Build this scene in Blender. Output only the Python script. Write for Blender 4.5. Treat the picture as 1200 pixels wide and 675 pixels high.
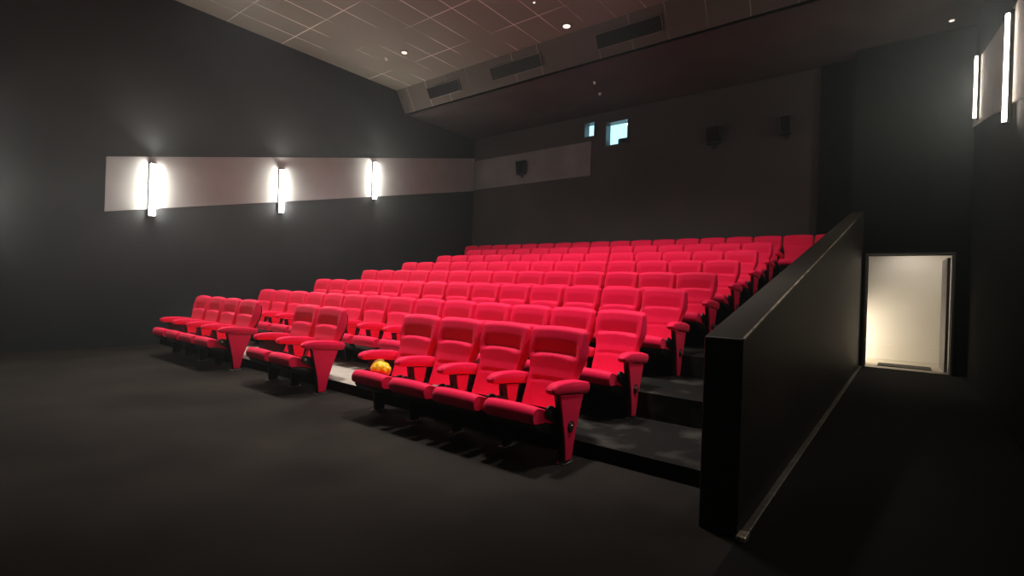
import bpy, bmesh, math, random
from mathutils import Vector, Matrix

for o in list(bpy.data.objects):
    bpy.data.objects.remove(o)
SC = bpy.context.scene
COL = SC.collection
random.seed(7)

# ---------------------------------------------------------------- camera
CAM = (9.8325, -3.2333, 1.3032)
YAW, PITCH, ROLL, FPX = 0.66388, -0.003306, 0.031347, 591.70
cd = bpy.data.cameras.new('camera')
cam = bpy.data.objects.new('camera', cd)
COL.objects.link(cam)
SC.camera = cam
f = Vector((-math.sin(YAW) * math.cos(PITCH), math.cos(YAW) * math.cos(PITCH), math.sin(PITCH)))
r = f.cross(Vector((0, 0, 1))).normalized()
u = r.cross(f)
r2 = r * math.cos(ROLL) + u * math.sin(ROLL)
u2 = -r * math.sin(ROLL) + u * math.cos(ROLL)
M = Matrix((r2, u2, -f)).transposed().to_4x4()
M.translation = Vector(CAM)
cam.matrix_world = M
cd.sensor_width = 36
cd.lens = FPX / 1200 * 36
cd.clip_start = 0.05
cd.clip_end = 100

# ---------------------------------------------------------------- world, exposure, lights
w = bpy.data.worlds.new('world')
SC.world = w
w.use_nodes = True
w.node_tree.nodes['Background'].inputs['Color'].default_value = (0.5, 0.55, 0.6, 1)
w.node_tree.nodes['Background'].inputs['Strength'].default_value = 0.0
SC.view_settings.view_transform = 'Standard'
SC.view_settings.look = 'None'
SC.view_settings.exposure = 0.0
SC.view_settings.gamma = 1.0
SC.view_settings.use_curve_mapping = False
SC.cycles.use_denoising = True
SC.cycles.max_bounces = 6
SC.cycles.sample_clamp_indirect = 4.0

BAR_EMIT = 105.0          # wall light bars
HOUSE_W = 1020.0
UPFILL_W = 125.0         # spots added above the left bars to brighten ceiling and wall          # each house light in the ceiling
HAZE = 0.0052
# house lights of the auditorium and one added fill, set in the ceiling: (x, y), aim, power factor, cone
HOUSE_AND_FILL = [((6.7, 0.7), (6.6, 1.0, 0.3), 1.35, 70), ((4.2, 0.6), (3.9, 0.5, 0.3), 1.1, 84),
         ((1.6, 0.4), (1.7, -0.2, 0.2), 1.0, 92), ((6.3, 3.0), (5.8, 5.6, 1.6), 1.2, 80), ((3.2, 2.6), (2.8, 5.2, 1.4), 1.0, 86),
         ((0.8, 2.6), (0.9, 3.8, 0.8), 0.6, 84), ((9.4, 1.4), (7.3, 0.9, 0.5), 0.8, 40)]  # last spot is a fill added to brighten the near end panels


def lamp_light(name, kind, loc, power, color, target=None, size=0.1, spot=None, blend=0.5):
    ld = bpy.data.lights.new(name, kind)
    ld.energy = power
    ld.color = color
    if kind == 'AREA':
        ld.shape = 'DISK'
        ld.size = size
    else:
        ld.shadow_soft_size = size
    if kind == 'SPOT':
        ld.spot_size = math.radians(spot)
        ld.spot_blend = blend
    lo = bpy.data.objects.new(name, ld)
    lo.location = loc
    d = (Vector(target) - Vector(loc)) if target else Vector((0, 0, -1))
    lo.rotation_euler = d.to_track_quat('-Z', 'Y').to_euler()
    COL.objects.link(lo)
    return lo


for (hx, hy), aim, hf, cone in HOUSE_AND_FILL:
    lamp_light('house_and_fill_light', 'SPOT', (hx, hy, 6.50), HOUSE_W * hf, (1.0, 0.92, 0.88), aim, 0.28, cone, 0.9)
# light in the corridor behind the exit door
lamp_light('corridor_light', 'SPOT', (8.45, 9.35, 0.55), 125, (1.0, 0.88, 0.70), (9.9, 9.9, 0.35), 0.08, 130, 0.8)
lamp_light('corridor_light', 'SPOT', (9.9, 9.3, 2.62), 30, (1.0, 0.92, 0.84), None, 0.08, 150, 0.6)
lamp_light('booth_fill', 'POINT', (3.70, 9.02, 5.93), 6, (0.6, 0.88, 1.0), None, 0.05)  # fill added inside the booth so the projector casing shows

# ---------------------------------------------------------------- materials


def node_mat(name):
    m = bpy.data.materials.new(name)
    m.use_nodes = True
    return m, m.node_tree, m.node_tree.nodes['Principled BSDF']


def mat(name, col, rough=0.6, metal=0.0, spec=0.5, noise=None, bump=None, sheen=0.0, vec='Object'):
    """noise=(scale, second colour, low, high) bump=(scale, strength)"""
    m, nt, b = node_mat(name)
    b.inputs['Base Color'].default_value = (*col, 1)
    b.inputs['Roughness'].default_value = rough
    b.inputs['Metallic'].default_value = metal
    b.inputs['Specular IOR Level'].default_value = spec
    if sheen:
        b.inputs['Sheen Weight'].default_value = sheen
        b.inputs['Sheen Roughness'].default_value = 0.4
    tc = nt.nodes.new('ShaderNodeTexCoord')
    if noise:
        n = nt.nodes.new('ShaderNodeTexNoise')
        n.inputs['Scale'].default_value = noise[0]
        n.inputs['Detail'].default_value = 5
        nt.links.new(tc.outputs[vec], n.inputs['Vector'])
        rp = nt.nodes.new('ShaderNodeValToRGB')
        rp.color_ramp.elements[0].position = noise[2]
        rp.color_ramp.elements[1].position = noise[3]
        rp.color_ramp.elements[0].color = (*col, 1)
        rp.color_ramp.elements[1].color = (*noise[1], 1)
        nt.links.new(n.outputs['Fac'], rp.inputs['Fac'])
        nt.links.new(rp.outputs['Color'], b.inputs['Base Color'])
    if bump:
        n2 = nt.nodes.new('ShaderNodeTexNoise')
        n2.inputs['Scale'].default_value = bump[0]
        nt.links.new(tc.outputs[vec], n2.inputs['Vector'])
        bp = nt.nodes.new('ShaderNodeBump')
        bp.inputs['Strength'].default_value = bump[1]
        bp.inputs['Distance'].default_value = 0.004
        nt.links.new(n2.outputs['Fac'], bp.inputs['Height'])
        nt.links.new(bp.outputs['Normal'], b.inputs['Normal'])
    return m


def emit(name, col, s):
    m = bpy.data.materials.new(name)
    m.use_nodes = True
    nt = m.node_tree
    nt.nodes.clear()
    o = nt.nodes.new('ShaderNodeOutputMaterial')
    e = nt.nodes.new('ShaderNodeEmission')
    e.inputs['Color'].default_value = (*col, 1)
    e.inputs['Strength'].default_value = s
    nt.links.new(e.outputs[0], o.inputs[0])
    return m


RED = mat('red_velour', (0.88, 0.009, 0.074), 0.6, spec=0.12, noise=(60, (0.81, 0.008, 0.064), 0.35, 0.65),
          bump=(260, 0.25), sheen=0.06)
BLACK = mat('black_plastic', (0.012, 0.012, 0.012), 0.45, spec=0.4, bump=(300, 0.1))
BLACKMETAL = mat('black_metal', (0.010, 0.010, 0.010), 0.4, metal=0.3, bump=(80, 0.05))
STEEL = mat('dull_steel', (0.35, 0.34, 0.32), 0.35, metal=1.0, noise=(40, (0.15, 0.15, 0.14), 0.4, 0.7))
CARPET = mat('dark_carpet', (0.013, 0.0108, 0.009), 0.9, spec=0.1, noise=(0.9, (0.025, 0.0212, 0.0175), 0.38, 0.66),
             bump=(220, 0.5))
TREAD = mat('dark_worn_tread', (0.006, 0.0058, 0.005), 0.75, spec=0.12, noise=(2.6, (0.038, 0.035, 0.029), 0.52, 0.68),
            bump=(90, 0.4), vec='Object')
VINYL = mat('pale_vinyl', (0.46, 0.42, 0.355), 0.6, spec=0.3, noise=(7, (0.38, 0.345, 0.29), 0.4, 0.7), bump=(60, 0.2))
WALL = mat('wall_fabric', (0.035, 0.041, 0.047), 0.9, spec=0.10, noise=(0.7, (0.046, 0.052, 0.059), 0.35, 0.7),
           bump=(150, 0.5))
WALLB = mat('wall_fabric_brown', (0.056, 0.046, 0.045), 0.9, spec=0.12, noise=(0.8, (0.044, 0.037, 0.036), 0.35, 0.7),
            bump=(150, 0.5))
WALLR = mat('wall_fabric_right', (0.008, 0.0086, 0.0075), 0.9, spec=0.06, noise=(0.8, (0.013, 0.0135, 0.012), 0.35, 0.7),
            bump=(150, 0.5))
BAND = mat('grey_acoustic_fabric', (0.42, 0.47, 0.475), 0.9, spec=0.1, noise=(1.6, (0.36, 0.405, 0.41), 0.35, 0.7),
           bump=(150, 0.4))
PARA = mat('parapet_paint', (0.026, 0.0225, 0.018), 0.5, spec=0.3, noise=(1.7, (0.038, 0.032, 0.025), 0.35, 0.7),
           bump=(30, 0.15))
EDGE = mat('worn_edge', (0.36, 0.31, 0.24), 0.5, spec=0.4, noise=(9, (0.08, 0.07, 0.055), 0.4, 0.65))
GRIME = mat('scuffed_skirting', (0.045, 0.040, 0.030), 0.5, metal=0.2, noise=(14, (0.13, 0.115, 0.09), 0.5, 0.7), bump=(40, 0.3))
JET = mat('matt_black', (0.006, 0.006, 0.006), 0.9, spec=0.1, bump=(100, 0.2))
FRAMEG = mat('door_frame_grey', (0.075, 0.068, 0.062), 0.5, bump=(60, 0.1))
CREAM = mat('cream_plaster', (0.72, 0.68, 0.60), 0.8, spec=0.2, noise=(2, (0.68, 0.64, 0.56), 0.3, 0.7), bump=(60, 0.2))
CORFLOOR = mat('corridor_floor', (0.60, 0.54, 0.42), 0.4, noise=(3, (0.5, 0.45, 0.36), 0.3, 0.7))
YELLOW = mat('yellow_plastic_bag', (0.90, 0.58, 0.008), 0.35, spec=0.5, noise=(18, (0.85, 0.45, 0.005), 0.4, 0.65), bump=(45, 0.5))
BARM = emit('warm_white_bar', (1.0, 0.88, 0.75), BAR_EMIT)
SPOTM = emit('warm_white_spot', (1.0, 0.84, 0.72), 1.3)
BOOTH = emit('booth_light', (0.42, 0.86, 1.0), 2.2)
LENS = emit('projector_lens', (0.55, 0.88, 1.0), 40.0)


def ceiling_mat(name, col, col2, seam, x0, dx, y0, dy):
    m, nt, b = node_mat(name)
    L = nt.links
    b.inputs['Roughness'].default_value = 0.85
    b.inputs['Specular IOR Level'].default_value = 0.2
    tc = nt.nodes.new('ShaderNodeTexCoord')
    sp = nt.nodes.new('ShaderNodeSeparateXYZ')
    L.new(tc.outputs['Object'], sp.inputs[0])

    def line(sock, off, per, width):
        a = nt.nodes.new('ShaderNodeMath'); a.operation = 'SUBTRACT'; a.inputs[1].default_value = off - 0.5 * per
        L.new(sock, a.inputs[0])
        q = nt.nodes.new('ShaderNodeMath'); q.operation = 'PINGPONG'; q.inputs[1].default_value = per / 2
        L.new(a.outputs[0], q.inputs[0])
        g = nt.nodes.new('ShaderNodeMath'); g.operation = 'GREATER_THAN'; g.inputs[1].default_value = per / 2 - width
        L.new(q.outputs[0], g.inputs[0])
        return g.outputs[0]
    lx = line(sp.outputs['X'], x0, dx, 0.010)
    ly = line(sp.outputs['Y'], y0, dy, 0.010)
    mx = nt.nodes.new('ShaderNodeMath'); mx.operation = 'MAXIMUM'
    L.new(lx, mx.inputs[0]); L.new(ly, mx.inputs[1])
    n = nt.nodes.new('ShaderNodeTexNoise'); n.inputs['Scale'].default_value = 0.75
    L.new(tc.outputs['Object'], n.inputs['Vector'])
    mr = nt.nodes.new('ShaderNodeMapRange')
    mr.inputs['From Min'].default_value = 0.42; mr.inputs['From Max'].default_value = 0.60
    L.new(n.outputs['Fac'], mr.inputs['Value'])
    mu = nt.nodes.new('ShaderNodeMath'); mu.operation = 'MULTIPLY'
    L.new(mx.outputs[0], mu.inputs[0]); L.new(mr.outputs[0], mu.inputs[1])
    n3 = nt.nodes.new('ShaderNodeTexNoise'); n3.inputs['Scale'].default_value = 1.3
    L.new(tc.outputs['Object'], n3.inputs['Vector'])
    c0 = nt.nodes.new('ShaderNodeMix'); c0.data_type = 'RGBA'
    c0.inputs[6].default_value = (*col, 1); c0.inputs[7].default_value = (*col2, 1)
    L.new(n3.outputs['Fac'], c0.inputs[0])
    c = nt.nodes.new('ShaderNodeMix'); c.data_type = 'RGBA'
    c.inputs[7].default_value = (*seam, 1)
    L.new(mu.outputs[0], c.inputs[0]); L.new(c0.outputs[2], c.inputs[6])
    L.new(c.outputs[2], b.inputs['Base Color'])
    return m


CEIL = ceiling_mat('ceiling_tiles', (0.140, 0.140, 0.118), (0.105, 0.105, 0.09), (0.50, 0.48, 0.44), 1.68, 0.6, 2.38, 1.15)
BULK = ceiling_mat('bulkhead_panels', (0.085, 0.078, 0.070), (0.060, 0.055, 0.050), (0.26, 0.24, 0.22), 4.08, 0.71, 30, 60)
SOFFIT = mat('soffit_paint', (0.042, 0.036, 0.036), 0.9, spec=0.1, noise=(0.9, (0.060, 0.052, 0.048), 0.4, 0.7))

# ---------------------------------------------------------------- helpers


def obj(name, bm, m, parent=None, smooth=False, loc=None):
    me = bpy.data.meshes.new(name)
    bmesh.ops.recalc_face_normals(bm, faces=bm.faces[:])
    bm.to_mesh(me)
    bm.free()
    ms = m if isinstance(m, (list, tuple)) else [m]
    for x in ms:
        me.materials.append(x)
    if smooth:
        me.polygons.foreach_set('use_smooth', [True] * len(me.polygons))
        try:
            me.set_sharp_from_angle(angle=math.radians(50))
        except Exception:
            pass
    o = bpy.data.objects.new(name, me)
    COL.objects.link(o)
    if parent:
        o.parent = parent
    if loc:
        o.location = loc
    return o


def tag(o, label=None, cat=None, group=None, kind=None):
    if label: o['label'] = label
    if cat: o['category'] = cat
    if group: o['group'] = group
    if kind: o['kind'] = kind
    return o


def thing(name, label, cat, loc=(0, 0, 0), group=None):
    o = bpy.data.objects.new(name, None)
    o.empty_display_size = 0.1
    COL.objects.link(o)
    o.location = loc
    return tag(o, label, cat, group)


def struct(name, bm, m, smooth=False):
    return tag(obj(name, bm, m, smooth=smooth), kind='structure')


def box(bm, x0, x1, y0, y1, z0, z1, bevel=0.0, seg=2, mi=0):
    vs = [bm.verts.new((x, y, z)) for x in (x0, x1) for y in (y0, y1) for z in (z0, z1)]
    fs = [(0, 1, 3, 2), (4, 6, 7, 5), (0, 4, 5, 1), (2, 3, 7, 6), (0, 2, 6, 4), (1, 5, 7, 3)]
    faces = [bm.faces.new([vs[i] for i in q]) for q in fs]
    for fc in faces: fc.material_index = mi
    if bevel:
        es = list({e for fc in faces for e in fc.edges})
        bmesh.ops.bevel(bm, geom=es, offset=bevel, segments=seg, profile=0.5, affect='EDGES', clamp_overlap=True)
    return faces


def B(*a, **k):
    bm = bmesh.new()
    box(bm, *a, **k)
    return bm


def prism_x(bm, pts, x0, x1, bevel=0.0, seg=2):
    """extrude a (y,z) outline along x"""
    a = [bm.verts.new((x0, y, z)) for y, z in pts]
    b = [bm.verts.new((x1, y, z)) for y, z in pts]
    n = len(pts)
    fs = [bm.faces.new(a[::-1]), bm.faces.new(b)]
    for i in range(n):
        fs.append(bm.faces.new((a[i], a[(i + 1) % n], b[(i + 1) % n], b[i])))
    if bevel:
        es = [e for e in {e for fc in fs for e in fc.edges}]
        bmesh.ops.bevel(bm, geom=es, offset=bevel, segments=seg, profile=0.5, affect='EDGES', clamp_overlap=True)
    return bm


def cyl(bm, c, rad, h, axis='Z', seg=20, r2=None):
    ret = bmesh.ops.create_cone(bm, cap_ends=True, segments=seg, radius1=rad, radius2=rad if r2 is None else r2, depth=h)
    rotm = {'Z': Matrix(), 'X': Matrix.Rotation(math.pi / 2, 4, 'Y'), 'Y': Matrix.Rotation(math.pi / 2, 4, 'X')}[axis]
    bmesh.ops.transform(bm, matrix=Matrix.Translation(c) @ rotm, verts=ret['verts'])
    return ret['verts']


def sm(a, b, x):
    t = max(0.0, min(1.0, (x - a) / (b - a)))
    return t * t * (3 - 2 * t)


# ---------------------------------------------------------------- the room
XL, XRW, YF, YB = -1.3, 10.66, -8.0, 8.8
YD = 8.32               # plane of the exit doorway wall
XB = 8.95               # where the doorway wall begins
ZC, ZS = 6.55, 6.0      # ceiling, rear soffit
P1Z, RISE, PITCHY = 0.115, 0.239, 1.1536
FOOT1 = 1.16
NR = 7


def foot_y(i): return 0.0 if i == 0 else FOOT1 + (i - 1) * PITCHY
def foot_z(i): return 0.0 if i == 0 else P1Z + (i - 1) * RISE


bm = bmesh.new()
box(bm, XL - 0.2, 9.16, YF - 0.2, YB + 0.2, -0.2, 0.0)
struct('floor', bm, CARPET)
struct('floor_passage', B(9.16, XRW + 0.2, YF - 0.2, 10.2, -0.2, 0.0), mat('shaded_passage_carpet', (0.0065, 0.006, 0.005), 0.9, spec=0.1, noise=(1.5, (0.010, 0.009, 0.0075), 0.4, 0.65), bump=(220, 0.5)))  # carpet colour darkened here to stand in for the unlit passage

# stepped platform under the raised rows: one solid block of carpeted steps
pts = [(0.21, 0.002), (0.21, P1Z)]
for i in range(2, NR + 1):
    y = foot_y(i - 1) + 0.085
    pts += [(y, foot_z(i - 1)), (y, foot_z(i))]
pts += [(YB - 0.01, foot_z(NR)), (YB - 0.01, 0.002)]
bm = bmesh.new()
prism_x(bm, pts, XL + 0.01, 8.93)
stair = struct('floor_riser', bm, TREAD)
# pale vinyl covering on the first tread
bm = B(XL + 0.02, 5.95, 0.205, 1.235, P1Z + 0.001, P1Z + 0.007, bevel=0.002, seg=1)
struct('floor_vinyl', bm, VINYL)

# left wall and front wall
struct('wall_left', B(XL - 0.2, XL, YF, YB + 0.2, 0, ZC + 0.2), WALL)
struct('wall_front', B(XL - 0.2, XRW + 0.2, YF - 0.2, YF, 0, ZC + 0.2), JET)
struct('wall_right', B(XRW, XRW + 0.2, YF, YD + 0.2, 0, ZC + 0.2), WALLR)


def xz_wall(x0, x1, z0, z1, y0, y1, holes):
    bm = bmesh.new()
    xs = sorted({x0, x1, *[h[0] for h in holes], *[h[1] for h in holes]})
    zs = sorted({z0, z1, *[h[2] for h in holes], *[h[3] for h in holes]})
    for a, b in zip(xs, xs[1:]):
        for c, d in zip(zs, zs[1:]):
            if any(h[0] <= a and b <= h[1] and h[2] <= c and d <= h[3] for h in holes):
                continue
            box(bm, a, b, y0, y1, c, d)
    return bm


W1 = (3.44, 4.05, 5.10, 5.70)
W2 = (2.79, 3.08, 5.43, 5.80)
struct('wall_back', xz_wall(XL - 0.2, XB, 0, ZC + 0.2, YB, YB + 0.2, [W1, W2]), WALLB)
DOOR = (9.24, 10.44, 0.0, 2.09)
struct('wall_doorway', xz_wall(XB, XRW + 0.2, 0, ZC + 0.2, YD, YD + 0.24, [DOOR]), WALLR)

# grey acoustic strip behind the lamps, climbing with the rows, carried on round the corner
zb = lambda y: 2.40 + 0.205 * (y + 0.65)
zt = lambda y: 3.36 + 0.215 * (y + 0.65)
ya, yb = -0.68, YB - 0.002
bm = bmesh.new()
prism_x(bm, [(ya, zb(ya)), (yb, zb(yb)), (yb, zt(yb)), (ya, zt(ya))], XL, XL + 0.03)
struct('trim_1', bm, BAND)
bm = B(XL + 0.031, 3.0, YB - 0.03, YB - 0.001, zb(YB) + 0.03, zt(YB) - 0.1)
struct('trim_2', bm, mat('brown_grey_acoustic_fabric', (0.19, 0.175, 0.18), 0.9, spec=0.1,
                         noise=(1.2, (0.13, 0.12, 0.122), 0.35, 0.7), bump=(150, 0.4)))
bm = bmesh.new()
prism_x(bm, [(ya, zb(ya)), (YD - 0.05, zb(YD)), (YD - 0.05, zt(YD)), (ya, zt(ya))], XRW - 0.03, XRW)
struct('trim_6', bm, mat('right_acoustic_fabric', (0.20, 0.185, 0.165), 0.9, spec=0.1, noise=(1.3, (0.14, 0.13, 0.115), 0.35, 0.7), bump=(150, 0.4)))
# dark pilaster at the right end of the back wall
struct('trim_3', B(8.34, 8.93, YB - 0.10, YB - 0.001, 2.0, ZS - 0.01, bevel=0.01), JET)
# black surround of the exit doorway
bm = xz_wall(9.17, 10.56, 0.0, 2.66, YD - 0.04, YD - 0.001, [(9.20, 10.48, 0.0, 2.13)])
struct('trim_4', bm, JET)

# ceiling, sloping bulkhead, rear soffit
struct('ceiling', B(XL - 0.2, XRW + 0.2, YF - 0.2, 5.62, ZC, ZC + 0.2), CEIL)
bm = bmesh.new()
prism_x(bm, [(5.60, ZC), (5.92, ZS), (6.02, ZS), (6.02, ZC + 0.1), (5.60, ZC + 0.1)], XL - 0.1, XRW + 0.1)
struct('ceiling_bulkhead', bm, BULK)
struct('ceiling_soffit', B(XL - 0.2, XRW + 0.2, 5.92, YB + 0.2, ZS, ZS + 0.2), SOFFIT)

# parapet wall beside the raised rows
PX0, PX1, PYF = 8.952, 9.155, -0.36
pz = lambda y: 1.06 + 0.214 * (y - PYF)
bm = bmesh.new()
prism_x(bm, [(PYF, 0.001), (YD - 0.002, 0.001), (YD - 0.002, pz(YD)), (PYF, pz(PYF))], PX0, PX1, bevel=0.008)
par = struct('wall_parapet', bm, PARA)
# thin worn edge strip along the outer top corner
bm = bmesh.new()
prism_x(bm, [(PYF + 0.01, pz(PYF) - 0.009), (6.4, pz(6.4) - 0.010), (6.4, pz(6.4) + 0.0025), (PYF + 0.01, pz(PYF) + 0.0035)],
        PX1 - 0.008, PX1 + 0.003, bevel=0.001, seg=1)
struct('trim_5', bm, EDGE)
# scuffed metal skirting where the parapet meets the floor
bm = bmesh.new()
prism_x(bm, [(PYF + 0.02, 0.001), (YD - 0.05, 0.001), (YD - 0.05, 0.022), (PYF + 0.02, 0.022)], PX1 + 0.001, PX1 + 0.045, bevel=0.006)
bb = struct('baseboard_parapet', bm, GRIME)
bm = B(PX1 + 0.001, PX1 + 0.050, PYF - 0.04, PYF + 0.06, 0.002, 0.030, bevel=0.006)
tag(obj('skirting_end_cap', bm, mat('bright_end_cap', (0.55, 0.50, 0.42), 0.35, metal=0.4, noise=(50, (0.2, 0.18, 0.15), 0.45, 0.6))),
    'small bright scuffed metal cap on the near end of the parapet skirting strip', 'cap')

# ---------------------------------------------------------------- exit door and the corridor behind
dr = bpy.data.objects.new('door_1', None)
COL.objects.link(dr)
dr.location = (9.84, YD, 0)
dr['kind'] = 'structure'
bm = bmesh.new()
hx0, hx1, hz = -0.60, 0.60, 2.09
for (a, b_) in ((hx0 - 0.035, hx0), (hx1, hx1 + 0.035)):
    box(bm, a, b_, -0.055, 0.26, 0, hz, bevel=0.006)
box(bm, hx0 - 0.035, hx1 + 0.035, -0.055, 0.26, hz, hz + 0.035, bevel=0.006)
obj('door_frame', bm, FRAMEG, dr)
obj('threshold', B(hx0, hx1, -0.05, 0.26, 0.002, 0.018, bevel=0.005), mat('threshold_metal', (0.30, 0.27, 0.22), 0.4, metal=0.5, noise=(20, (0.2, 0.18, 0.15), 0.4, 0.6)), dr)
# door leaf swung open into the corridor against the right
leaf = obj('door_leaf', B(-0.045, 0.0, 0.0, 0.92, 0.012, 2.05, bevel=0.004),
           mat('grey_door_leaf', (0.12, 0.108, 0.100), 0.55, noise=(3, (0.095, 0.086, 0.081), 0.3, 0.7)), dr, loc=(hx1 - 0.012, 0.275, 0))
leaf.rotation_euler = (0, 0, math.radians(2.0))

YC = 10.0
struct('wall_corridor', B(8.0, XRW + 0.5, YC, YC + 0.15, 0, 2.9), CREAM)
struct('wall_corridor_end', B(XRW + 0.21, XRW + 0.4, YD + 0.25, YC, 0, 2.9), CREAM)
struct('wall_corridor_left', B(7.9, 8.0, YB + 0.21, YC, 0, 2.9), CREAM)
bm = B(XB + 0.01, XRW + 0.5, YD + 0.25, YC + 0.15, 2.7, 2.9)
box(bm, 7.9, XB + 0.01, YB + 0.21, YC + 0.15, 2.7, 2.9)
struct('ceiling_corridor', bm, CREAM)
bm = B(XB + 0.01, XRW + 0.2, YD + 0.25, YC - 0.001, 0.001, 0.012)
box(bm, 8.0, XB + 0.01, YB + 0.21, YC - 0.001, 0.001, 0.012)
struct('floor_corridor', bm, CORFLOOR)
struct('baseboard_corridor', B(8.01, XRW + 0.2, YC - 0.022, YC - 0.001, 0.013, 0.33, bevel=0.006), CREAM)
bm = B(9.42, 10.22, 8.66, 9.16, 0.013, 0.026, bevel=0.004)
tag(obj('door_mat', bm, mat('dark_door_mat', (0.035, 0.030, 0.022), 0.95, bump=(200, 0.8))),
    'flat dark door mat on the corridor floor just behind the exit doorway', 'mat')

# ---------------------------------------------------------------- projection windows


def booth(n, wn, has_projector):
    x0, x1, z0, z1 = wn
    cx, cz = (x0 + x1) / 2, (z0 + z1) / 2
    e = bpy.data.objects.new('window_%d' % n, None)
    COL.objects.link(e)
    e.location = (cx, YB, cz)
    e['kind'] = 'structure'
    hw, hh = (x1 - x0) / 2, (z1 - z0) / 2
    t = 0.028
    bm = bmesh.new()
    for (a, b_, c, d) in ((-hw - t, -hw + 0.004, -hh - t, hh + t), (hw - 0.004, hw + t, -hh - t, hh + t),
                          (-hw, hw, hh - 0.004, hh + t), (-hw, hw, -hh - t, -hh + 0.004)):
        box(bm, a, b_, -0.035, 0.22, c, d, bevel=0.003, seg=1)
    obj('window_frame', bm, mat('booth_window_frame', (0.05, 0.06, 0.07), 0.4), e)
    bm = B(-hw, hw, 0.17, 0.178, -hh, hh)
    g, nt, b = node_mat('window_glass')
    b.inputs['Transmission Weight'].default_value = 1.0
    b.inputs['Roughness'].default_value = 0.0
    b.inputs['IOR'].default_value = 1.02
    obj('window_pane', bm, g, e)
    bm = B(-hw - 0.5, hw + 0.5, 1.0, 1.02, -hh - 0.4, hh + 0.4)
    obj('booth_back_wall', bm, BOOTH, e)
    return e


booth(1, W1, True)
booth(2, W2, False)
pj = thing('projector', 'grey-blue cinema projector behind the larger booth window in the back wall', 'projector', (3.86, YB + 0.45, 5.22))
obj('body', B(-0.24, 0.30, -0.14, 0.40, -0.2, 0.13, bevel=0.02), mat('projector_casing', (0.16, 0.22, 0.27), 0.5, bump=(40, 0.1)), pj)
bm = bmesh.new()
for i in range(5):
    box(bm, -0.15, 0.12, -0.152, -0.139, -0.02 + i * 0.025, -0.008 + i * 0.025)
obj('vent_slats', bm, BLACK, pj)
pl = thing('projector_lens', 'glowing blue-white lens port at the upper right of the larger booth window', 'lens', (4.0, YB + 0.10, 5.62))
bm = bmesh.new()
cyl(bm, (0, 0.035, 0), 0.036, 0.06, 'Y', 24)
obj('barrel', bm, BLACKMETAL, pl, True)
bm = bmesh.new()
cyl(bm, (0, 0.0, 0), 0.030, 0.008, 'Y', 24)
obj('lens_glass', bm, LENS, pl, True)

# ---------------------------------------------------------------- wall light bars


def light_bar(x, y, zc, side, length, label):
    t = thing('wall_light_bar', label, 'wall light', (x, y, zc - length / 2), 'vertical light bars on the side walls')
    s = 1 if side == 'left' else -1
    wf = 1.0 if side == 'left' else 0.6
    bm = bmesh.new()
    xa, xb = sorted((0, s * 0.035))
    box(bm, xa, xb, -0.055 * wf, 0.055 * wf, -0.03, length + 0.03, bevel=0.004, seg=1)
    obj('back_plate', bm, BLACKMETAL, t)
    bm = bmesh.new()
    xa, xb = sorted((s * 0.036, s * (0.036 + 0.049 * wf)))
    box(bm, xa, xb, -0.045 * wf, 0.045 * wf, 0.0, length, bevel=0.010, seg=3)
    obj('diffuser', bm, BARM, t, True)
    for z in (-0.018, length):
        bm = bmesh.new()
        xa, xb = sorted((s * 0.036, s * (0.036 + 0.052 * wf)))
        box(bm, xa, xb, -0.049 * wf, 0.049 * wf, z, z + 0.018, bevel=0.003, seg=1)
        obj('end_cap', bm, BLACKMETAL, t)
    if side == 'left':  # added fill aimed at the ceiling, not part of the fitting
        lamp_light('ceiling_fill', 'SPOT', (x + 0.12, y, zc + length / 2 + 0.06), UPFILL_W, (1.0, 0.87, 0.72),
                   (x + 2.0, y, ZC), 0.05, 135, 1.0)
    return t


light_bar(XL, -2.44, 2.45, 'left', 0.95, 'light bar on the left wall beyond the left picture edge')
light_bar(XL + 0.031, 0.0, 2.88, 'left', 0.95, 'glowing light bar on the left wall, leftmost and lowest of three')
light_bar(XL + 0.031, 2.44, 3.26, 'left', 0.95, 'glowing light bar on the left wall, middle one of the three')
light_bar(XL + 0.031, 4.92, 3.95, 'left', 0.95, 'glowing light bar on the left wall, nearest the projection wall')
light_bar(XRW - 0.031, 4.02, 3.73, 'right', 1.12, 'tall bright light bar on the right wall near the picture edge')
light_bar(XRW - 0.031, 0.8, 2.95, 'right', 1.0, 'light bar on the right wall beyond the right picture edge, nearest the screen')
light_bar(XRW - 0.031, 7.25, 4.59, 'right', 0.95, 'thin light bar further back on the right wall above the exit door')

# ---------------------------------------------------------------- ceiling fittings


def downlight(x, y, z, rad, label, m=SPOTM):
    t = thing('ceiling_downlight', label, 'ceiling light', (x, y, z))
    bm = bmesh.new()
    cyl(bm, (0, 0, -0.006), rad * 1.35, 0.012, 'Z', 24)
    obj('rim', bm, BLACKMETAL, t, True)
    bm = bmesh.new()
    cyl(bm, (0, 0, -0.016), rad, 0.010, 'Z', 24)
    obj('lens', bm, m, t, True)
    return t


downlight(4.33, 5.306, ZC, 0.075, 'round white downlight in the ceiling left of the rightmost air vent')
downlight(0.69, 4.21, ZC, 0.065, 'small round white downlight in the ceiling above the third wall bar')
downlight(4.289, 4.247, ZC, 0.022, 'tiny pale ceiling spot at the top edge of the picture')
downlight(10.30, 7.9, ZS, 0.035, 'tiny pale spot under the ceiling beside the right wall bars')
DIM = mat('pale_sensor', (0.75, 0.70, 0.66), 0.4)


def sensor(x, y, z, label):
    t = thing('ceiling_sensor', label, 'sensor', (x, y, z))
    bm = bmesh.new()
    cyl(bm, (0, 0, -0.01), 0.035, 0.02, 'Z', 20)
    obj('base', bm, DIM, t, True)
    bm = bmesh.new()
    cyl(bm, (0, 0, -0.035), 0.022, 0.03, 'Z', 16, r2=0.026)
    obj('sensor_head', bm, DIM, t, True)


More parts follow.
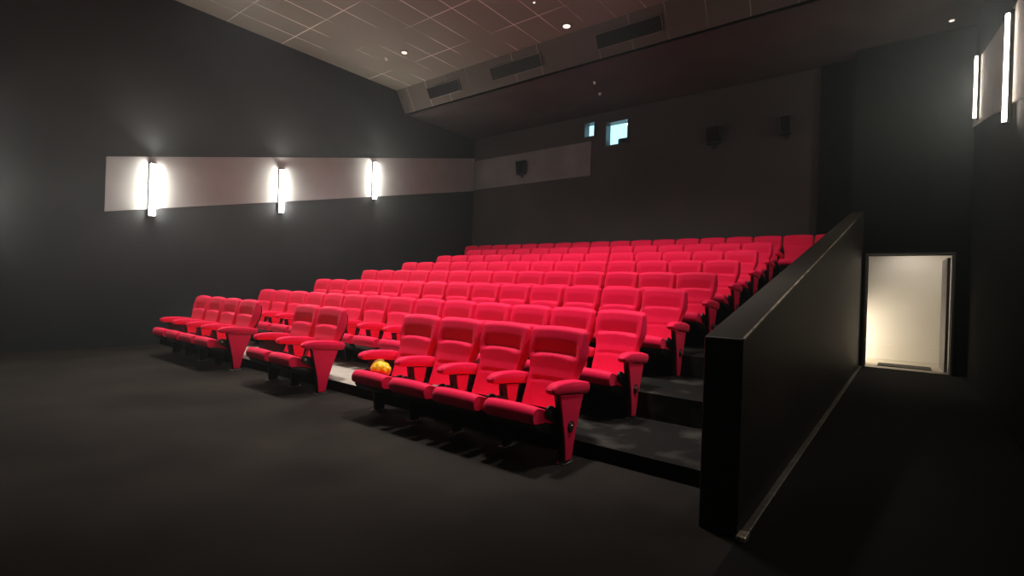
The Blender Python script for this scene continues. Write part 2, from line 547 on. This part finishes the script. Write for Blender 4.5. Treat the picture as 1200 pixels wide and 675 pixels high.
sensor(0.10, 4.17, ZC, 'tiny white sensor in the ceiling just left of the small downlight')
sensor(3.91, 7.52, ZS, 'tiny white sensor under the rear ceiling, nearest above the projection window')
sensor(4.12, 6.87, ZS, 'faint tiny sensor under the rear ceiling, higher of the two by the projection window')


def vent(x0, x1, label):
    """air vent lying on the slope of the bulkhead"""
    sl = Vector((0, 0.32, -0.55)).normalized()       # down the slope
    nrm = Vector((0, -0.55, -0.32)).normalized()     # outwards
    c = Vector(((x0 + x1) / 2, 5.76, 6.275))
    t = thing('air_vent', label, 'air vent', c, 'air vents in the ceiling bulkhead')
    rm = Matrix((Vector((1, 0, 0)), -sl, nrm)).transposed()
    t.rotation_euler = rm.to_euler()
    hw, hh = (x1 - x0) / 2, 0.145
    obj('backing', B(-hw + 0.01, hw - 0.01, -hh + 0.01, hh - 0.01, 0.0, 0.008), JET, t)
    bm = bmesh.new()
    for a, b_, c_, d in ((-hw, hw, hh - 0.014, hh), (-hw, hw, -hh, -hh + 0.014), (-hw, -hw + 0.014, -hh, hh), (hw - 0.014, hw, -hh, hh)):
        box(bm, a, b_, c_, d, 0.0, 0.030, bevel=0.003, seg=1)
    obj('frame', bm, mat('vent_frame', (0.11, 0.10, 0.09), 0.5), t)
    bm = bmesh.new()
    for k in range(6):
        z = -hh + 0.045 + k * 0.04
        box(bm, -hw + 0.015, hw - 0.015, z - 0.004, z + 0.004, 0.008, 0.022)
    s = obj('slats', bm, BLACK, t)
    return t


vent(-0.18, 0.96, 'dark slatted air vent in the sloping ceiling edge, leftmost and faintest')
vent(1.98, 3.42, 'dark slatted air vent in the sloping ceiling edge, middle one with clear pale rim')
vent(4.76, 6.14, 'long dark air vent in the sloping ceiling edge, rightmost of the three')


def speaker(x, z, wd, h, label):
    t = thing('surround_speaker', label, 'speaker', (x, YB - 0.034, z), 'small dark speakers on the back wall')
    bm = bmesh.new()
    prism_x(bm, [(0, -h / 2), (0, h / 2), (-0.20, h / 2 - 0.03), (-0.13, -h / 2)], -wd / 2, wd / 2, bevel=0.01)
    obj('cabinet', bm, BLACK, t)
    bm = bmesh.new()
    prism_x(bm, [(-0.202, h / 2 - 0.06), (-0.213, h / 2 - 0.06), (-0.146, -h / 2 + 0.03), (-0.135, -h / 2 + 0.03)],
            -wd / 2 + 0.02, wd / 2 - 0.02)
    obj('grille', bm, JET, t)
    bm = bmesh.new()
    box(bm, -0.05, 0.05, -0.02, 0.033, -h / 2 - 0.08, -h / 2 + 0.05)
    obj('bracket', bm, BLACKMETAL, t)


speaker(0.70, 4.84, 0.26, 0.42, 'small dark speaker on the pale strip at the left of the back wall')
speaker(6.24, 4.92, 0.30, 0.40, 'dark boxy speaker on the back wall right of the projection window')
speaker(7.72, 4.90, 0.22, 0.40, 'faint dark speaker high on the back wall, rightmost of the three')

# ---------------------------------------------------------------- cinema seats
SW = 0.56


def arc_profile(zz):
    """front surface of the backrest, y at height z"""
    pts = [(0.34, 0.115), (0.50, 0.175), (0.64, 0.225), (0.78, 0.250), (0.90, 0.272), (1.0, 0.296)]
    for (a, ya_), (b_, yb_) in zip(pts, pts[1:]):
        if zz <= b_:
            return ya_ + (yb_ - ya_) * (zz - a) / (b_ - a)
    return pts[-1][1]


def thick(zz):
    return 0.085 + 0.035 * sm(0.45, 0.75, zz) - 0.045 * sm(0.80, 0.97, zz)


def backrest_mesh():
    NU, NV = 30, 44
    z0, z1 = 0.345, 0.985
    bm = bmesh.new()

    def hw(z): return 0.226 + 0.041 * sm(0.61, 0.80, z)

    def pt(i, j, back):
        uu = -1 + 2 * i / NU
        v = j / NV
        z = z0 + (z1 - z0) * v
        W_ = hw(z)
        # rounded top corners and slightly arched top
        top = 0.985 - 0.018 * uu * uu - 0.020 * max(0, (abs(uu) - 0.88) / 0.12) ** 2.4
        zz = min(z, 99)
        zz = z0 + (top - z0) * v
        y = arc_profile(zz)
        if back:
            y += thick(zz)
            e = max(abs(uu) ** 8, sm(0.90, 1.0, v) ** 3)
            y -= 0.034 * e
            return (uu * W_ * (1 - 0.0), y, zz)
        a = abs(uu)
        bol = sm(0.74, 0.85, a) * (1 - sm(0.72, 0.95, v))
        y -= 0.014 * bol
        # headrest hollow, sharp at its lower edge
        lip = 0.735 + 0.020 * (1 - a * a)
        inn = 1 - sm(0.72, 0.85, a)
        hollow = sm(lip - 0.005, lip + 0.007, zz) * max(0.0, 1 - (zz - lip) / 0.130) ** 1.1
        y += 0.023 * hollow * inn
        # lumbar pad
        pad = (1 - sm(lip - 0.002, lip + 0.004, zz)) * sm(0.36, 0.66, zz)
        y -= 0.016 * pad * inn
        # seam below pad
        y += 0.010 * inn * math.exp(-((zz - 0.545 - 0.012 * (1 - a * a)) / 0.010) ** 2)
        # rounding at borders
        e = max(0, (a - 0.92) / 0.08)
        y += 0.034 * e ** 2.2
        e2 = max(0, (v - 0.945) / 0.055)
        y += 0.040 * e2 ** 2.2
        return (uu * W_, y, zz)
    F = [[bm.verts.new(pt(i, j, False)) for j in range(NV + 1)] for i in range(NU + 1)]
    K = [[bm.verts.new(pt(i, j, True)) for j in range(NV + 1)] for i in range(NU + 1)]
    for i in range(NU):
        for j in range(NV):
            bm.faces.new((F[i][j], F[i + 1][j], F[i + 1][j + 1], F[i][j + 1]))
            bm.faces.new((K[i][j], K[i][j + 1], K[i + 1][j + 1], K[i + 1][j]))
    for j in range(NV):
        bm.faces.new((F[0][j], F[0][j + 1], K[0][j + 1], K[0][j]))
        bm.faces.new((F[NU][j + 1], F[NU][j], K[NU][j], K[NU][j + 1]))
    for i in range(NU):
        bm.faces.new((F[i][NV], F[i + 1][NV], K[i + 1][NV], K[i][NV]))
        bm.faces.new((F[i + 1][0], F[i][0], K[i][0], K[i + 1][0]))
    return bm


def back_shell_mesh():
    bm = bmesh.new()
    NV = 16
    rows = []
    for j in range(NV + 1):
        z = 0.33 + (0.90 - 0.33) * j / NV
        y = arc_profile(z) + thick(z)
        hwid = 0.205 + 0.035 * sm(0.61, 0.76, z)
        rows.append([bm.verts.new((s * hwid, y + dy, z)) for s, dy in ((-1, -0.004), (-0.9, 0.018), (0, 0.024), (0.9, 0.018), (1, -0.004), (0.9, -0.02), (-0.9, -0.02))])
    for a, b_ in zip(rows, rows[1:]):
        n = len(a)
        for k in range(n):
            bm.faces.new((a[k], a[(k + 1) % n], b_[(k + 1) % n], b_[k]))
    bm.faces.new(rows[0]); bm.faces.new(rows[-1])
    return bm


def cushion_mesh():
    """padded seat with rounded waterfall front"""
    prof = [(0.085, 0.232), (0.118, 0.262), (0.108, 0.296), (0.02, 0.336), (-0.10, 0.382), (-0.22, 0.428), (-0.285, 0.452),
            (-0.318, 0.456), (-0.345, 0.444), (-0.360, 0.418), (-0.366, 0.385), (-0.358, 0.350), (-0.325, 0.330), (-0.2, 0.322)]
    bm = bmesh.new()
    hw_ = 0.232
    us = [-1, -0.985, -0.94, -0.85, -0.6, -0.3, 0, 0.3, 0.6, 0.85, 0.94, 0.985, 1]
    cy, cz = -0.11, 0.36
    loops = []
    for uu in us:
        a = abs(uu)
        sc = 1 - 0.13 * max(0, (a - 0.80) / 0.20) ** 2.5
        crown = 0.007 * (1 - a * a)
        lp = []
        for (y, z) in prof:
            yy = cy + (y - cy) * (1 - (1 - sc) * 0.35)
            zz = cz + (z - cz) * sc + (crown if z > 0.335 else 0)
            lp.append(bm.verts.new((uu * hw_, yy, zz)))
        loops.append(lp)
    n = len(prof)
    for a, b_ in zip(loops, loops[1:]):
        for k in range(n):
            bm.faces.new((a[k], a[(k + 1) % n], b_[(k + 1) % n], b_[k]))
    bm.faces.new(loops[0][::-1]); bm.faces.new(loops[-1])
    return bm


def pan_mesh():
    bm = bmesh.new()
    prism_x(bm, [(-0.335, 0.330), (-0.300, 0.285), (-0.12, 0.215), (0.07, 0.165), (0.12, 0.190), (0.10, 0.240), (-0.05, 0.285), (-0.2, 0.325)],
            -0.222, 0.222, bevel=0.012, seg=2)
    return bm


def arm_mesh(wd=0.084):
    """upholstered armrest: bowed top, rounded ends, dips at the front"""
    prof = [(-0.238, 0.572), (-0.228, 0.545), (-0.19, 0.532), (-0.10, 0.528), (0.05, 0.512), (0.20, 0.488), (0.268, 0.486), (0.290, 0.505),
            (0.296, 0.545), (0.278, 0.572), (0.16, 0.598), (0.03, 0.612), (-0.08, 0.617), (-0.17, 0.612), (-0.220, 0.596)]
    bm = bmesh.new()
    us = [-1, -0.93, -0.72, -0.3, 0.3, 0.72, 0.93, 1]
    cy, cz = 0.03, 0.565
    loops = []
    for uu in us:
        a = abs(uu)
        sc = 1 - 0.34 * max(0, (a - 0.55) / 0.45) ** 2.6
        loops.append([bm.verts.new((uu * wd / 2, cy + (y - cy) * (1 - (1 - sc) * 0.22), cz + (z - cz) * sc)) for y, z in prof])
    n = len(prof)
    for a, b_ in zip(loops, loops[1:]):
        for k in range(n):
            bm.faces.new((a[k], a[(k + 1) % n], b_[(k + 1) % n], b_[k]))
    bm.faces.new(loops[0][::-1]); bm.faces.new(loops[-1])
    return bm


ARM_M = RED
# master parts (meshes are shared by all copies)
MESH = {}


def master(key, bm, m, smooth=True):
    o = obj(key, bm, m, None, smooth)
    MESH[key] = o
    COL.objects.unlink(o)
    return o


master('backrest', backrest_mesh(), RED)
master('back_shell', back_shell_mesh(), BLACK)
master('seat_cushion', cushion_mesh(), RED)
master('seat_pan', pan_mesh(), BLACK)
master('armrest', arm_mesh(), RED)
# inner standard between two seats: black wedge post
bm = bmesh.new()
prism_x(bm, [(-0.035, 0.006), (0.05, 0.006), (0.115, 0.40), (0.18, 0.495), (-0.10, 0.520), (-0.075, 0.40)], -0.020, 0.020, bevel=0.004, seg=1)
master('standard', bm, BLACKMETAL, False)
bm = bmesh.new()
prism_x(bm, [(-0.02, 0.36), (0.085, 0.36), (0.115, 0.498), (-0.045, 0.512)], -0.0265, 0.0265, bevel=0.005, seg=2)
master('side_pad', bm, RED, False)
bm = bmesh.new()
box(bm, -0.035, 0.035, -0.070, 0.080, 0.001, 0.008, bevel=0.002, seg=1)
for yy in (-0.055, 0.065):
    cyl(bm, (0.0, yy, 0.012), 0.011, 0.012, 'Z', 10)
master('foot_plate', bm, STEEL, False)
# end standard: black wedge core, red upholstered outer panel, round bolt cover
bm = bmesh.new()
prism_x(bm, [(-0.040, 0.006), (0.064, 0.006), (0.105, 0.20), (0.218, 0.487), (-0.135, 0.527), (-0.060, 0.20)], -0.026, 0.010, bevel=0.004, seg=1)
master('end_standard', bm, BLACKMETAL, False)
bm = bmesh.new()
prism_x(bm, [(-0.030, 0.020), (0.056, 0.020), (0.097, 0.20), (0.206, 0.486), (-0.124, 0.524), (-0.050, 0.20)], 0.011, 0.028, bevel=0.006, seg=2)
master('side_panel', bm, RED, False)
bm = bmesh.new()
cyl(bm, (0.034, 0.028, 0.270), 0.030, 0.012, 'X', 24)
cyl(bm, (0.042, 0.028, 0.270), 0.020, 0.010, 'X', 20, r2=0.012)
master('bolt_cover', bm, STEEL, True)
bm = bmesh.new()
cyl(bm, (0.030, 0.028, 0.270), 0.042, 0.006, 'X', 24)
master('bolt_ring', bm, BLACK, True)
# hinge housing between cushion and standard
bm = bmesh.new()
cyl(bm, (0, -0.17, 0.405), 0.042, 0.016, 'X', 20)
prism_x(bm, [(-0.18, 0.362), (0.08, 0.215), (0.12, 0.24), (0.11, 0.32), (-0.15, 0.447)], -0.007, 0.007, bevel=0.004, seg=1)
master('hinge_bracket', bm, BLACK, False)
bm = bmesh.new()
cyl(bm, (0.008, -0.17, 0.405), 0.016, 0.004, 'X', 14)
master('hinge_cap', bm, STEEL, True)


def put(key, parent, loc=(0, 0, 0), mirror=False, name=None):
    c = MESH[key].copy()
    c.name = name or key
    COL.objects.link(c)
    c.parent = parent
    c.location = loc
    if mirror:
        c.rotation_euler = (0, 0, 0)
        c.scale = (-1, 1, 1)
    return c


def cinema_seat(x, y, z, label, group, left_end=False, right_end=False, detail=True, bolt=True):
    """x is the centre of the seat; its left armrest always, its right one only at a row end"""
    t = thing('cinema_seat', label, 'seat', (x, y, z), group)
    bk = put('backrest', t)
    put('back_shell', t)
    put('seat_cushion', t)
    put('seat_pan', t)
    if left_end:
        put('end_standard', t, (-SW / 2, 0, 0), True)
        put('side_panel', t, (-SW / 2, 0, 0), True)
    else:
        put('standard', t, (-SW / 2, 0, 0))
        put('side_pad', t, (-SW / 2, 0, 0))
    put('armrest', t, (-SW / 2, 0, 0))
    put('foot_plate', t, (-SW / 2, 0, 0))
    hb = put('hinge_bracket', t, (-SW / 2 + 0.0365, 0, 0))
    hb = put('hinge_bracket', t, (SW / 2 - 0.0365, 0, 0))
    if detail:
        put('hinge_cap', hb, (0, 0, 0))
    if right_end:
        put('end_standard', t, (SW / 2, 0, 0))
        sp = put('side_panel', t, (SW / 2, 0, 0))
        if bolt:
            put('bolt_ring', sp)
            put('bolt_cover', sp)
        put('armrest', t, (SW / 2, 0, 0))
        put('foot_plate', t, (SW / 2, 0, 0))
    return t


ORD = ['first', 'second', 'third', 'fourth', 'fifth', 'sixth', 'seventh', 'eighth', 'ninth']
# front row on the floor: block of four, a pair, block of four
XA, XM, XR = 0.131, 3.421, 5.6116
lab = ['left end seat of the far floor-level block near left wall',
       'second seat from the left in the far floor-level block of four',
       'third seat from the left in the far floor-level block of four',
       'right end seat of the far floor-level block, with dark wedge panel']
for k in range(4):
    cinema_seat(XA + (k + 0.5) * SW, 0, 0, 'red cinema seat, ' + lab[k], 'front row seats on the floor', k == 0, k == 3, bolt=False)
lab = ['red cinema seat, left one of the isolated front pair on the floor',
       'red cinema seat, right one of the isolated front pair, with broad red wedge panel']
for k in range(2):
    cinema_seat(XM + (k + 0.5) * SW, 0, 0, lab[k], 'front row seats on the floor', k == 0, k == 1, bolt=False)
lab = ['red cinema seat with the yellow bag on it, left end of the nearest block',
       'red cinema seat beside the yellow bag seat, second in the nearest block of four',
       'red cinema seat in the nearest block of four, next to its right end seat',
       'nearest and largest red cinema seat, right end of front block with bolted wedge panel']
for k in range(4):
    cinema_seat(XR + (k + 0.5) * SW, 0, 0, lab[k], 'front row seats on the floor', k == 0, k == 3)

# raised rows: six rows of fourteen and a wider last row under the back wall
ROWN = ['lowest raised row', 'second raised row', 'third raised row', 'fourth raised row', 'fifth raised row',
        'row before last', 'last row at the back']
for i in range(1, NR + 1):
    k0, k1 = (0, 14) if i < NR else (-2, 16)
    off = 0.0 if i < NR else -0.055
    n = k1 - k0
    for k in range(k0, k1):
        q = k - k0
        if q == 0:
            s = 'left end seat of the ' + ROWN[i - 1]
        elif q == n - 1:
            s = 'right end seat of the ' + ROWN[i - 1] + ('' if i < NR else ', beside the parapet')
        elif q < n / 2:
            s = ORD[q] + ' from the left end of the ' + ROWN[i - 1]
        else:
            s = ORD[n - 1 - q] + ' from the right end of the ' + ROWN[i - 1]
        cinema_seat((k + 0.5) * SW + off, foot_y(i), foot_z(i) + (0.006 if i == 1 and (k + 1) * SW < 5.95 else 0.0),
                    'red cinema seat, ' + s, 'seats of the ' + ROWN[i - 1].split(',')[0],
                    k == k0, k == k1 - 1, detail=i < 4, bolt=i < NR)

# ---------------------------------------------------------------- crumpled yellow bag on the seat
bt = thing('yellow_bag', 'crumpled yellow bag lying on the left seat of the nearest block', 'bag', (5.85, -0.17, 0.430))
bt.rotation_euler = (-0.36, 0, 0)
bm = bmesh.new()
bmesh.ops.create_icosphere(bm, subdivisions=5, radius=1.0)
from mathutils import noise as mn
for v in bm.verts:
    p = v.co.copy()
    ang = math.atan2(p.y, p.x)
    fold = 0.06 * math.sin(ang * 9 + 2 * p.z) * (1 - abs(p.z)) + 0.07 * mn.noise(p * 2.2) + 0.02 * mn.noise(p * 6)
    rr = 1 + fold
    z = p.z * rr
    if z < -0.35:
        z = -0.35 + (z + 0.35) * 0.1
    v.co = Vector((p.x * rr * 0.115, p.y * rr * 0.075, (z + 0.36) * 0.083))
obj('bag_body', bm, YELLOW, bt, True)
bm = bmesh.new()
N = 40
ring = []
for j in range(4):
    row = []
    for i in range(N):
        a = math.pi * (0.35 + 0.63 * i / (N - 1))
        rr = 0.104 + 0.005 * j + 0.0015 * math.sin(i * 2.3) * j
        row.append(bm.verts.new((-0.012 + math.cos(a) * rr, -0.012 + 0.002 * math.sin(i * 1.9 + j) - 0.005 * j, 0.012 + math.sin(a) * rr * 0.98)))
    ring.append(row)
for a, b_ in zip(ring, ring[1:]):
    for i in range(N - 1):
        bm.faces.new((a[i], a[i + 1], b_[i + 1], b_[i]))
bmesh.ops.solidify(bm, geom=bm.faces[:], thickness=0.003)
obj('ruffled_edge', bm, mat('pale_yellow_edge', (0.90, 0.72, 0.40), 0.5, bump=(80, 0.3)), bt, True)

# ---------------------------------------------------------------- thin haze hanging in the hall
hm = bpy.data.materials.new('hall_haze')
hm.use_nodes = True
nt = hm.node_tree
nt.nodes.clear()
ho = nt.nodes.new('ShaderNodeOutputMaterial')
hv = nt.nodes.new('ShaderNodeVolumeScatter')
hv.inputs['Color'].default_value = (0.80, 0.95, 1.0, 1)
hv.inputs['Density'].default_value = HAZE
hv.inputs['Anisotropy'].default_value = 0.78
nt.links.new(hv.outputs[0], ho.inputs['Volume'])
hb = bmesh.new()
plan = [(XL + 0.07, YF + 0.01), (XRW - 0.115, YF + 0.01), (XRW - 0.115, YD - 0.08), (XB - 0.001, YD - 0.08), (XB - 0.001, 8.55), (XL + 0.07, 8.55)]
lo = [hb.verts.new((x, y, 0.0008)) for x, y in plan]
hi = [hb.verts.new((x, y, ZS - 0.06)) for x, y in plan]
hb.faces.new(lo[::-1]); hb.faces.new(hi)
for k in range(6):
    hb.faces.new((lo[k], lo[(k + 1) % 6], hi[(k + 1) % 6], hi[k]))
tag(obj('haze', hb, hm), 'thin grey haze filling the dark auditorium', 'haze', kind='stuff')
